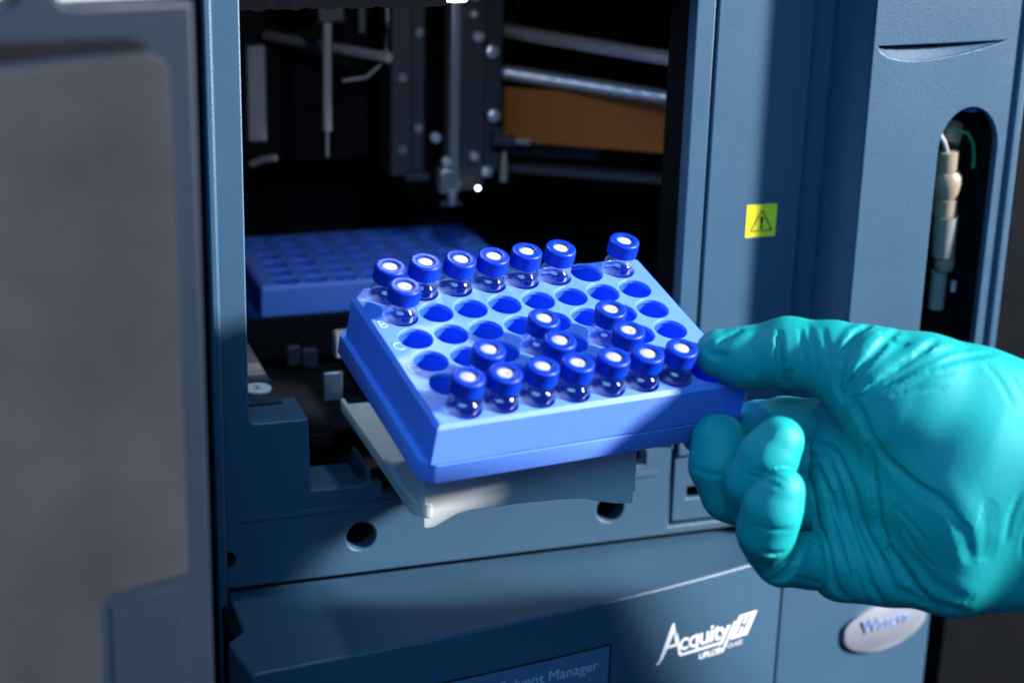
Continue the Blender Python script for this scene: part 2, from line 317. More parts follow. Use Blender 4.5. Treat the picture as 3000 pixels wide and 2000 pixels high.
# trays and guide in the lower part of the cavity
A(box('shelf_front', (-70, 80), (114, 118), (30, 49.5), 'dark', bevel=1))
A(box('shelf_floor', (-70, 80), (118, 212), (30, 37), 'dark'))
A(box('pale_stop', (-35, -18), (60, 66), (46.5, 58.5), 'stop', bevel=1.2))
A(box('bracket', (-47, -41), (100, 104), (31, 40), 'slate', bevel=0.6))
A(box('bracket', (-40, -33), (100, 104), (29, 38), 'slate', bevel=0.6))
A(prism('position_slat', [(-82, 20), (-66, 20), (-66, 96), (-82, 96)], 'z', 43, 46, 'slate', bevel=0.5))
A(box('slat_band', (-81.6, -66.4), (52, 66), (46.0, 46.3), 'alu'))
dsc = A(link('position_disc', lathe_mesh([(0, 0.6), (5.2, 0.6), (5.6, 0.2), (5.6, -0.6), (0, -0.6)], 40), 'disc')); dsc.location = (-0.0735, 0.0330, 0.0470)
t2 = text_mesh('2', 6.0, 0.1); t2.transform(Matrix.Translation((-0.0753, 0.0308, 0.04766))); A(link('disc_numeral', t2, 'ink'))
A(box('clip_post', (-46.5, -38.5), (30, 32.5), (39.5, 52), 'alu', bevel=0.6))
A(box('inner_deck', (-62, 90), (32, 112), (24, 27), 'dark', bevel=0.5))
A(box('inner_deck_step', (-58, -43), (30, 36), (20, 25.5), 'dark', bevel=0.5))
# yellow warning label
lab = A(plate('warning_label', [rounded(125.2, 138.9, 106.5, 120.4, 0.2, 2)], -0.16, 0.12, 'yellow'))
cx, cz = 132.2, 112.0
def tri(s): return [(cx - 5.4 * s, cz - 3.0 * s + (1 - s) * -.3), (cx + 5.4 * s, cz - 3.0 * s + (1 - s) * -.3), (cx, cz + 6.4 * s)]
sub(plate('warning_triangle', [tri(1.0), tri(0.84)], -0.22, 0.05, 'ink'), lab)
sub(plate('exclamation_stroke', [[(cx - .8, cz + 2.8), (cx - .4, cz + 3.2), (cx + .4, cz + 3.2), (cx + .8, cz + 2.8), (cx + .4, cz - .4), (cx - .4, cz - .4)]], -0.22, 0.05, 'ink'), lab)
sub(plate('exclamation_dot', [circle(cx, cz - 1.45, .7, 16)], -0.22, 0.05, 'ink'), lab)

# side tower with the finger slot and the stadium window
tow = A(empty('side_tower', (0, 0, 0))); tow.location = (0, 0, 0)
def Tw(o): o.parent = tow; return o
TY = -22
tx = lambda x: -200 + (x + 200) * 1.0098; tz = lambda z: 300 + (z - 300) * 1.0098
sx = lambda x: -200 + (x + 200) * 0.9904; sz = lambda z: 300 + (z - 300) * 0.9904
front = [(164.7, -18), (164.7, 250), (237.3, 250), (237.3, -18)]
wl, wrr = sx(203.0), sx(231.2); wc = (wl + wrr) / 2; wr = (wrr - wl) / 2
window = [(wl, 30), (wrr, 30), (wrr, sz(142))] + [(wc + wr * math.cos(math.radians(a)), sz(142.5) + 18.0 * math.sin(math.radians(a))) for a in range(0, 181, 10)] + [(wl, sz(142))]
slot = [(sx(x), sz(z)) for x, z in ((170.2, 187.2), (171.5, 185.0), (175.5, 182.6), (181.3, 181.2), (187.5, 180.8), (193.9, 181.1), (200, 181.7), (206.5, 182.6), (213, 183.8), (219.1, 185.1), (225, 186.5), (229.8, 188.0), (200, 187.4))]
Tw(plate('tower_front', [front, window, slot], TY, 4, 'paint', bevel=0.5, res=3))
bm = bmesh.new(); A0 = [bm.verts.new(Vector((x, TY + .7, z - .4)) * S) for x, z in slot[:12]]; A1 = [bm.verts.new(Vector((x, TY + 9.0, 193.0)) * S) for x, z in slot[:12]]
for i in range(11): bm.faces.new((A0[i], A0[i + 1], A1[i + 1], A1[i]))
Tw(link('finger_scoop', finish(bm, 60), 'paint'))
Tw(prism('tower_side', [(161, 12), (161, 0.5), (165.0, TY + .8), (168, TY + 1.5), (168, 12)], 'z', -18, 250, 'paint', bevel=0.4))
Tw(box('tower_edge_bead', (232.6, 237.1), (TY - 1.6, TY + 2), (-18, 250), 'paint', bevel=1.3, segs=3))
Tw(box('tower_window_liner', (169, 236), (TY + 26, TY + 29), (-18, 200), 'dark'))
Tw(box('tower_window_cheek', (228.6, 232), (TY + 4, TY + 26), (-18, 190), 'black'))
Tw(box('tower_window_cheek', (192, 196), (TY + 4, TY + 26), (-18, 190), 'black'))
Tw(box('tower_flank', (244, 320), (0, 60), (-140, 250), 'black'))
Tw(box('tower_flank_trim', (238.6, 243.0), (TY + 8, 40), (-18, 250), 'black', bevel=.5))
def turn(name, prof, loc, m, tilt=(0, 0)):
    o = link(name, lathe_mesh(prof, 28), m, tow); o.location = Vector((tx(loc[0] + 3.5), loc[1], tz(loc[2]))) * S; o.rotation_euler = (math.radians(tilt[0]), math.radians(tilt[1]), 0); return o
ty = TY + 13
turn('collar_nut', [(0, 0), (5.2, 0), (5.4, .6), (5.4, 8.4), (4.2, 9), (1.6, 9), (1.6, 5)], (204.2, ty, 134.5), 'peek', (3, -4))
turn('barrel', [(0, 0), (5.0, 0), (6.2, 3), (6.8, 7), (6.6, 10), (5.2, 12), (0, 12)], (205.6, ty, 122.5), 'peek', (3, -4))
turn('barrel_neck', [(0, 0), (5.3, 0), (5.3, 7), (0, 7)], (206.2, ty, 115.6), 'peek', (3, -4))
turn('frosted_sleeve', [(0, 0), (4.9, 0), (5.4, 18), (0, 18)], (207.6, ty, 97.4), 'clearpl', (3, -4))
turn('lower_nut', [(0, 0), (3.6, 0), (4.3, 1.5), (4.3, 6), (0, 6)], (208.9, ty, 91.0), 'peek', (3, -4))
turn('lower_sleeve', [(0, 0), (3.4, 0), (3.4, 17), (0, 17)], (208.2, ty + 2, 73.5), 'clearpl', (3, -2))
turn('steel_tip', [(0, 0), (1.2, .4), (1.3, 5), (0, 5.6)], (212.6, ty - 3, 81.5), 'steel')
turn('upper_elbow', [(0, 0), (5.6, 0), (6.2, 4), (5.8, 9), (3, 11), (0, 11)], (204.6, ty + 2, 145), 'peek', (-20, 18))
Q = lambda *p: (tx(p[0] + 4.5), p[1], tz(p[2]))
Tw(tube('clear_tube', [Q(194.5, ty - 4, 153), Q(198, ty - 5, 147.5), Q(202.5, ty - 2, 141)], 1.3, 'rod', n=14))
Tw(tube('green_wire', [Q(206, ty - 2, 151.5), Q(211, ty - 2, 150), Q(215.5, ty, 145), Q(218, ty + 2, 139), Q(218.6, ty + 3, 134)], .8, 'green'))
turn('blue_collar', [(3.2, 0), (5.0, 0), (5.0, 2.6), (3.2, 2.6)], (211, ty - 2, 160.6), 'bluelens', (10, 0))

# open door on the left, hinged beside the column
da = math.radians(196.0); hx, hy = -122.0, -150.0
door = A(empty('door', (0, 0, 0))); 
DM = Matrix.Translation((hx * S, hy * S, 0)) @ Matrix.Rotation(math.radians(16.0), 4, 'Z')   # local x runs to the right along the door, so the door lies at negative x
def D(name, loops, yf, thick, m, bevel=0.0):
    me = curve_mesh(loops, thick, bevel, 3); me.transform(DM @ frame_xz(0, yf + thick / 2, 0)); return link(name, me, m, door)
D('door_liner', [[(-200, -120), (-1, -120), (-1, 230.1), (-35.6, 230.8), (-38.2, 231.8), (-40.5, 235), (-41, 250), (-49, 250), (-50, 234), (-53, 231.2), (-200, 228)]], 0, 12, 'door', 1.8)
pane = [(-200, 210.0), (-56, 215.4), (-15.5, 217.0)] + arc(-16.6, 209.8, 7.2, 82, 0, 6) + [(-9.2, 60.2), (-35.2, 59.6), (-37.2, 56.8), (-38.4, 30), (-39.5, -120), (-200, -120)]
D('insulating_panel', [pane], -1.6, 1.5, 'doorfoam', 0.7)
D('panel_top_gap', [[(-200, 213.6), (-56, 217.6), (-17, 218.0), (-14.4, 218.9), (-21, 221.6), (-56, 222.4), (-200, 219)]], -0.8, 0.7, 'black', 0.3)
D('door_pocket', [[(-34, 55.5), (-11.2, 56.2), (-10.6, -120), (-35.5, -120)]], -0.5, 0.45, 'door', 0.15)
for z_ in (252, -116):
    A(prism('hinge_arm', [(-126, -152), (-119, -152), (-97.5, -1), (-97.5, 12), (-104, 12)], 'z', z_, z_ + 10, 'black', bevel=0.8))
A(box('hinge_gap', (-135, -98.5), (2, 6), (-140, 203), 'black'))
# bright white board standing behind the door head
wb = link('white_board', curve_mesh([[(-300, 206), (-113, 206), (-113, 330), (-300, 330)]], 4), 'offwhite')
wb.data.transform(frame_xz(0, -40, 0)); tag(wb, 'white panel just showing above the open door', 'panel')

# ------------------------------------------------------------------ lower module
low = tag(empty('solvent_module', (20, 0, -140)), 'lower blue grey instrument module with bowed front, nameplate and oval badge', 'instrument')
def Lw(o): o.parent = low; o.matrix_parent_inverse = Matrix.Translation((-0.020, 0, 0.140)); return o
ZT = -28.0
edge = [(-96, -64.7), (-61.7, -61.1), (-20.3, -56.6), (8.9, -52.8), (39, -48.4), (72, -42.4), (105.2, -35.2), (126.8, -29.8), (141.5, -25.6)]
eg = dens(edge, 4)
poly = [(-100.2, -37.5)] + [(-99.8, -45)] + eg + [(141.5, 40), (-92.9, 40), (-92.9, -30)]
Lw(prism('front_cover', poly, 'z', -140, ZT, 'paint', bevel=1.1, smooth=25, segs=3))
Lw(box('cover_end_gap', (-96.4, -93.2), (-30, 30), (-140, -31), 'black'))
Lw(prism('side_cover', [(142.4, -24.6), (146, -24.0), (180, -17), (214, -11.5), (228, -9.5), (231, -6), (231, 40), (142.4, 40)], 'z', -140, ZT - 1.5, 'paint', bevel=1.0, smooth=25, segs=3))
Lw(box('shadow_gap', (-92, 149), (12, 60), (-30, -25.2), 'black'))
Lw(box('flank', (236, 330), (5, 80), (-160, -24), 'black'))
# local frames on the bowed front
def at_front(x):
    for (x0, y0), (x1, y1) in zip(eg, eg[1:]):
        if x0 <= x <= x1:
            t = (x - x0) / (x1 - x0); return y0 + (y1 - y0) * t, Vector((x1 - x0, y1 - y0, 0)).normalized()
def on_front(me, ox, oz, proud, m, name, parent=None):
    """bend a flat mesh (local x right, y up, mm from ox, oz) round the bowed cover"""
    for v in me.vertices:
        x = ox + v.co.x / S; y, d = at_front(min(max(x, -95), 141)); nrm = Vector((d.y, -d.x, 0))
        v.co = (Vector((x, y, oz + v.co.y / S)) + nrm * (proud + v.co.z / S)) * S
    o = link(name, me, m); o.parent = parent or low
    o.matrix_parent_inverse = Matrix.Translation((-0.020, 0, 0.140)) if parent is None else Matrix.Identity(4)
    return o
def grid_plate(x0, x1, z0, z1, th, r=1.0):
    bm = bmesh.new(); n = 24; T = []; B = []
    for i in range(n + 1):
        x = x0 + (x1 - x0) * i / n
        T.append(bm.verts.new(Vector((x, z1, th / 2)) * S)); B.append(bm.verts.new(Vector((x, z0, th / 2)) * S))
    for i in range(n): bm.faces.new((B[i], B[i + 1], T[i + 1], T[i]))
    e = bmesh.ops.extrude_face_region(bm, geom=bm.faces[:])['geom']
    for v in [g for g in e if isinstance(g, bmesh.types.BMVert)]: v.co.z -= th * S
    return finish(bm)
on_front(grid_plate(-62, 54.6, -66.0, -47.3, 0.3), 0, 0, 0.0, 'ink', 'nameplate_border')
on_front(grid_plate(-61, 53.4, -65.2, -48.2, 0.5), 0, 0, 0.1, 'plate', 'nameplate')
t = text_mesh('Solvent Manager', 6.7, 0.12, space=1.0, offset=-0.04); on_front(t, 3.6, -57.6, 0.45, 'palegrey', 'nameplate_lettering')
# wordmark: tall swash A, lower case letters, rule, boxed H, two small lines
on_front(curve_mesh([[(0, -.2), (1.6, 1.2), (7.2, 17.0), (8.4, 17.4), (11.4, 1.6), (12.6, .7), (33.5, .9), (33.6, 2.0), (13.2, 1.9), (12.6, 2.6), (11.4, 8.0), (10.2, 12.6), (9.6, 9.6), (10.4, 6.0), (5.6, 6.0), (3.6, 2.0), (1.6, -.3)],
                     [(6.2, 7.4), (9.3, 7.4), (8.5, 12.9)]], 0.12), 76.6, -62.9, 0.08, 'white', 'wordmark_initial')
t = text_mesh('cquity', 11.6, 0.12, space=.93, offset=0.18); on_front(t, 88.0, -59.4, 0.08, 'white', 'wordmark_letters')
par = lambda x0, x1, z0, z1, k: [(x0, z0), (x1, z0), (x1 + k * (z1 - z0), z1), (x0 + k * (z1 - z0), z1)]
on_front(curve_mesh([par(0, 9.4, 0, 10.2, .45), [(3.0, 1.3), (4.5, 1.3), (5.9, 4.4), (7.4, 4.4), (6.0, 1.3), (7.4, 1.3), (10.9, 9.0), (9.4, 9.0), (8.0, 5.7), (6.5, 5.7), (8.0, 9.0), (6.5, 9.0)]], 0.12), 114.4, -61.2, 0.08, 'white', 'boxed_letter')
on_front(curve_mesh([par(0, 1.1, 0, 13.2, .45)], 0.12), 110.3, -66.2, 0.08, 'white', 'wordmark_slash')
t = text_mesh('UPLC®', 3.7, 0.12, space=1.0, offset=0.12, shear=.15); on_front(t, 98.5, -66.2, 0.08, 'white', 'wordmark_subline')
t = text_mesh('CLASS', 2.9, 0.12, space=1.0, shear=.3); on_front(t, 113.2, -65.0, 0.08, 'white', 'wordmark_subline')
# oval badge on the side cover
bdg = Lw(empty('badge')); bdg.location = (0, 0, 0); bdg.matrix_parent_inverse = Matrix.Translation((-0.020, 0, 0.140))
bx, by, bz = 201.8, -13.2, -77.0; bd = Vector((34, 5.9, 0)).normalized()
BM = frame_xz(bx, by, bz, tuple(bd), (0, 0, 1)) @ Matrix.Rotation(math.radians(1.5), 4, 'Z')
bm = bmesh.new(); rings = []
for (k, zz) in ((1.0, -.5), (1.0, 1.0), (.985, 1.7), (.95, 2.1)): rings.append([bm.verts.new(Vector((24.2 * k * math.cos(a), 12.0 * k * math.sin(a), zz)) * S) for a in [2 * math.pi * i / 72 for i in range(72)]])
for Aa, Bb in zip(rings, rings[1:]):
    for i in range(72): bm.faces.new((Aa[i], Aa[(i + 1) % 72], Bb[(i + 1) % 72], Bb[i]))
bm.faces.new(rings[-1]); me = finish(bm, 40); me.transform(BM); link('badge_rim', me, 'silver', bdg)
bm = bmesh.new(); n = 60
for k in range(0, 9): pass
rings = []
for k in range(7):
    f = k / 6; rings.append([bm.verts.new(Vector((24.0 * (1 - f) ** .5 * math.cos(a) if False else 23.6 * math.cos(a) * (1 - f * .999), 3.1 + 8.4 * math.sin(a) * (1 - f * .999), 2.1 + 1.3 * (1 - (1 - f) ** 2))) * S) for a in [2 * math.pi * i / n for i in range(n)]])
for Aa, Bb in zip(rings, rings[1:]):
    for i in range(n): bm.faces.new((Aa[i], Aa[(i + 1) % n], Bb[(i + 1) % n], Bb[i]))
me = finish(bm, 40); me.transform(BM); link('badge_face', me, 'silver', bdg)
t = text_mesh('Waters', 8.8, 0.7, offset=0.02, space=1.0); t.transform(BM @ Matrix.Translation((-0.0150, 0.0008, 0.0034))); link('badge_lettering', t, 'chrome', bdg)

# ------------------------------------------------------------------ plate drawer under the rack
tr = tag(empty('plate_drawer', (3, -60, 38)), 'translucent white plastic plate drawer pulled out beneath the tilted blue rack', 'drawer')
def Tr(o): o.parent = tr; o.matrix_parent_inverse = Matrix.Translation((-0.003, 0.060, -0.038)); return o
fx0, fx1, fy = -40.0, 44.2, -85.0
prof = [(-37.2, 70), (-37.2, 32.9), (-35.8, 32.3), (-33.2, 32.6), (-29.5, 34.4), (-24.5, 36.8), (-20, 37.5), (2.6, 38.0), (18, 37.5), (24, 37.0), (31, 34.8), (37, 33.4), (43.0, 32.8), (43.4, 33.4), (43.4, 37.4), (44.6, 37.9), (44.6, 39.0), (44.2, 39.4), (44.2, 70)]
Tr(plate('front_wall', [prof], fy, 2.2, 'tray', bevel=0.45))
Tr(prism('floor_plate', [(-39.6, 24), (-39.6, -79)] + arc(-33.6, -79, 6, 180, 262, 6) + [(-30, -84.6), (44, -84.6), (44, 24)], 'z', 38.4, 40.2, 'tray', bevel=0.4))
Tr(prism('rim', [(-40.6, 26), (-40.6, -79)] + arc(-33.8, -79, 6.8, 180, 265, 6) + [(-34, -84.2)] + arc(-33.8, -79, 5.2, 262, 180, 6)[0:] + [(-39.0, 26)], 'z', 36.8, 42.0, 'tray', bevel=0.35))
Tr(prism('side_web', [(-38.6, -84), (-36.4, -84), (-36.4, -64), (-38.6, -64)], 'z', 40, 62, 'tray', bevel=0.4))
Tr(box('side_wall', (42.6, 44.4), (-83, 20), (39, 58), 'tray', bevel=0.4))
Tr(prism('finger_well', [(-16, -82.7), (12, -82.7), (8, -72), (-2, -68), (-12, -72)], 'z', 44, 60, 'tray', bevel=0.8))
Tr(box('runner', (-20, 30), (-40, 120), (28, 38.2), 'slate', bevel=0.6))

# ------------------------------------------------------------------ vial racks
RM = Matrix(((0.990069, -0.132066, 0.048193, 0.01251), (0.140364, 0.947821, -0.286238, -0.07010), (-0.007876, 0.29016, 0.956946, 0.09689), (0, 0, 0, 1)))
P = 13.9; HR = 6.2
hx0, hx1, hy0, hy1 = -61.4, 61.4, -42.9, 42.2
top_out = [(hx0, hy0), (hx1, hy0), (hx1, hy1 - 2.5), (hx1 - 2.5, hy1), (hx0 + 6.0, hy1), (hx0, hy1 - 6.0)]
hole_c = [((c - 3.5) * P, (2.5 - r) * P) for r in range(6) for c in range(8)]
top_in = [(hx0 + 1.3, hy0 + 1.3), (hx1 - 1.3, hy0 + 1.3), (hx1 - 1.3, hy1 - 3.0), (hx1 - 3.0, hy1 - 1.3), (hx0 + 6.5, hy1 - 1.3), (hx0 + 1.3, hy1 - 6.5)]
def rack_meshes():
    topm = curve_mesh([top_in] + [circle(x, y, HR, 40) for x, y in hole_c], 2.0, 0.35, 2); topm.transform(Matrix.Translation((0, 0, -0.001)))
    bm = bmesh.new()
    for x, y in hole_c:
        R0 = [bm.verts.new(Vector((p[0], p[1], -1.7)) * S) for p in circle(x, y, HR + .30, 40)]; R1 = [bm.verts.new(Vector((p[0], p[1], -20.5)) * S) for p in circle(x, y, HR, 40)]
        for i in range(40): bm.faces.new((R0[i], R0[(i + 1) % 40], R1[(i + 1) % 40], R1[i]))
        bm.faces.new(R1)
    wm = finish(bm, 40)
    bm = bmesh.new()
    k = [(x * 1.004, y * 1.004) for x, y in top_out]
    Rr = [[bm.verts.new(Vector((x, y, z)) * S) for x, y in q] for q, z in ((top_in, -0.30), (top_in, -0.02), (top_out, -1.35), (k, -15.7), ([(x * .985, y * .978) for x, y in top_out], -15.9), ([(x * .985, y * .978) for x, y in top_out], -17.2))]
    m_ = len(top_out)
    for q0, q1 in zip(Rr, Rr[1:]):
        for i in range(m_): bm.faces.new((q0[i], q0[(i + 1) % m_], q1[(i + 1) % m_], q1[i]))
    sm = finish(bm)
    fl = [(-63.9 + 5, -43.05), (63.9 - 3, -43.05), (63.9, -43.05 + 3), (63.9, 43.2 - 4), (63.9 - 4, 43.2), (-63.9 + 6.5, 43.2), (-63.9, 43.2 - 6.5), (-63.9, -43.05 + 4.5)]
    inn = [(x * .95, y * .93) for x, y in fl]
    fm = curve_mesh([fl, inn], 8.0, 0.4, 3); fm.transform(Matrix.Translation((0, 0, -0.0205)))
    return topm, wm, sm, fm
TOP, WELL, SKIRT, FLANGE = rack_meshes()
def letter(s, x, y):
    t = text_mesh(s, 6.4, 0.25, offset=-0.06); t.transform(Matrix.Translation((x * S, y * S, 0.00006))); return t
LET = [letter(s, -58.9, (2.5 - i) * P - 5.6) for i, s in enumerate('ABCDEF') if s in 'BCDE']
def rack(name, mw, letters):
    r = empty(name, mw=mw)
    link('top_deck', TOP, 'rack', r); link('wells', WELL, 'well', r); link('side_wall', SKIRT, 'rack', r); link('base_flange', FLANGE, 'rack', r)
    if letters:
        for L in LET: link('row_letter', L, 'racktext', r)
    return r
held = tag(rack('vial_rack', RM, True), 'tilted bright blue vial rack held by the gloved hand, filled with capped vials', 'rack')
inner = tag(rack('vial_rack', Matrix.Translation((0.0075, 0.1645, 0.062)), False), 'empty blue vial rack lying in the dark compartment behind the held rack', 'rack')

# ------------------------------------------------------------------ vials
CAP = lathe_mesh([(3.15, 12.2), (3.15, 12.85), (3.35, 13.0), (4.9, 13.0), (5.45, 12.85), (5.80, 12.35), (5.86, 11.9), (5.88, 11.7), (5.92, 7.5), (5.90, 7.2), (5.7, 6.9), (4.9, 6.9), (4.9, 7.5), (4.6, 12.0), (3.15, 12.0)], 96, ribs=(7.4, 11.75, 48, .16, 5.0), closed=True, smooth=50)
SEP = lathe_mesh([(0, 12.55), (1.6, 12.5), (2.7, 12.36), (3.12, 12.2), (3.12, 11.6), (0, 11.6)], 32)
SEPD = lathe_mesh([(0, 12.05), (.8, 12.15), (1.8, 12.42), (2.7, 12.36), (3.12, 12.2), (3.12, 11.6), (0, 11.6)], 32)
GL = lathe_mesh([(0.05, -20.4), (4.9, -20.4), (5.7, -19.6), (5.80, -18.5), (5.80, -6), (5.80, 1.6), (5.79, 2.1), (5.74, 2.6), (5.64, 3.05), (5.46, 3.45), (5.22, 3.78), (4.94, 4.03), (4.66, 4.25), (4.42, 4.52), (4.24, 4.9), (4.13, 5.35), (4.1, 5.8), (4.16, 6.2), (4.4, 6.6), (4.5, 7.4), (4.5, 9.0)], 64, closed=False, smooth=80)
bmv = bmesh.new(); bmv.from_mesh(GL); bmv.faces.ensure_lookup_table()
top_ = max(bmv.faces, key=lambda f: f.calc_center_median().z if len(f.verts) > 8 else -1); bmesh.ops.delete(bmv, geom=[top_], context='FACES_ONLY'); bmv.to_mesh(GL); bmv.free()
where = {'A': 'back row A', 'B': 'row B', 'D': 'row D', 'E': 'row E', 'F': 'front row F'}
ordn = ['first', 'second', 'third', 'fourth', 'fifth', 'sixth', 'seventh', 'eighth']
VI = [('A', c, 'capped vial %s of the back row, %s from the left end' % ('in the run', ordn[c - 1])) for c in (1, 2, 3, 4, 5, 6)]
VI = []
for c in range(1, 7): VI.append(('A', c, {1: 'capped vial at the far left of the back row, behind letter B vial', 6: 'capped vial sixth in the back row, just left of the empty back hole'}.get(c, 'capped vial standing %s from the left in the back row' % ordn[c - 1])))
VI.append(('A', 8, 'lone shaded capped vial at the far right corner of the back row'))
VI.append(('B', 1, 'capped vial alone in the second row, at the left edge beside the letter B'))
VI.append(('D', 4, 'left one of the two capped vials in the fourth row, mid rack'))
VI.append(('D', 6, 'right one of the two capped vials in the fourth row, amid empty holes'))
VI.append(('E', 2, 'leftmost of three capped vials in the fifth row, just behind the front row'))
VI.append(('E', 4, 'middle one of three capped vials in the fifth row, just behind the front row'))
VI.append(('E', 6, 'rightmost of three capped vials in the fifth row, just behind the front row'))
for c in range(1, 8): VI.append(('F', c, {1: 'capped vial at the front left corner of the rack, nearest the camera', 7: 'last capped vial of the front row, right beside the gloved thumb'}.get(c, 'capped vial standing %s from the left in the front row' % ordn[c - 1])))
for (r, c, lb) in VI:
    x, y = (c - 4.5) * P, (2.5 - 'ABCDEF'.index(r)) * P
    tl = (random.uniform(-1.6, 1.6), random.uniform(-1.6, 1.6))
    mw = RM @ Matrix.Translation((x * S, (y + .1) * S, random.uniform(-.3, .3) * S)) @ Matrix.Rotation(math.radians(tl[0]), 4, 'X') @ Matrix.Rotation(math.radians(tl[1]), 4, 'Y') @ Matrix.Rotation(random.uniform(0, 6.28), 4, 'Z')
    v = tag(empty('sample_vial', mw=mw), 'blue ' + lb, 'vial', 'blue capped vials in the held rack')
    link('glass_body', GL, 'glass', v); cp = link('screw_cap', CAP, 'cap', v); link('septum', random.choice((SEP, SEP, SEPD)), 'septum', cp)

# ------------------------------------------------------------------ gloved hand
HAND = {
 'thumb': [(-51.6, 34.8, -17, 8.8), (-42.0, 33.1, -16, 10.7), (-27.8, 35.0, -12.5, 11.9), (-12.7, 32.7, -7, 13.0), (-1.3, 26.9, -3, 17.2)],
 'thumb_ridge': [(-1.3, 26.9, -3, 17.2), (16.4, 22.8, -1, 19), (35.9, 17.4, -3, 19.5), (59.8, 9.7, -7, 20), (99.4, 3.3, -11, 20)],
 'thenar': [(8.5, 11.6, 1, 18), (33.9, -0.3, 4.5, 22), (57.1, -7.2, 2, 24), (96.5, -8.3, -3, 26)],
 'palm': [(-0.2, -8.2, -12, 16), (26.9, -17.7, 2.5, 25), (58.3, -12.8, -2, 28), (97.9, -11.7, -7, 28)],
 'heel': [(-8.9, -38.4, -7, 11.2), (5.5, -40.2, -3, 12.1), (26.5, -39.6, 4, 15.6), (57.4, -37.4, 1, 16), (97.2, -34.3, -5, 16)],
 'edge': [(-7.0, 10.6, -21, 9), (-9.0, -1.8, -19, 9), (-10.5, -16.2, -15, 9), (-9.8, -31.1, -10, 9), (-8.9, -39.9, -7, 10.5)],
 'index': [(-8.6, 9.6, -25, 9.5), (-26.3, 9.6, -33, 8.8), (-34.5, 8.4, -42, 8.2), (-44.2, 5.2, -49, 7.8), (-54.7, 4.0, -49, 7.2)],
 'middle': [(-52.2, 4.0, -13.5, 9.7), (-52.0, -4.5, -13.5, 10.2), (-47.8, -14.7, -16, 9.6), (-43.9, -19.3, -19, 8.6)],
 'middle_base': [(-43.9, -19.3, -19, 8.6), (-35.0, -16.5, -27, 9), (-25.1, -12.0, -30, 9), (-11.4, -3.6, -23, 10)],
 'ring': [(-34.3, 5.1, 10, 8.5), (-38.0, -0.7, 9, 9.7), (-41.6, -9.2, 5, 10.0), (-42.3, -16.6, -2, 9.0)],
 'ring_base': [(-42.2, -17.0, -3, 9.2), (-33.9, -20.6, -13, 9), (-25.3, -20.4, -19, 9), (-13.2, -17.2, -17, 10)],
 'pinky': [(-34.8, -10.8, 17, 8.1), (-37.5, -17.3, 15, 9.5), (-38.8, -25.0, 11, 9.6), (-37.7, -32.4, 5, 8.6)],
 'pinky_base': [(-37.3, -32.9, 4, 8.6), (-31.5, -36.3, 1, 8.8), (-22.3, -37.3, -4, 9.2), (-10.4, -38.8, -7, 10.8)],
}
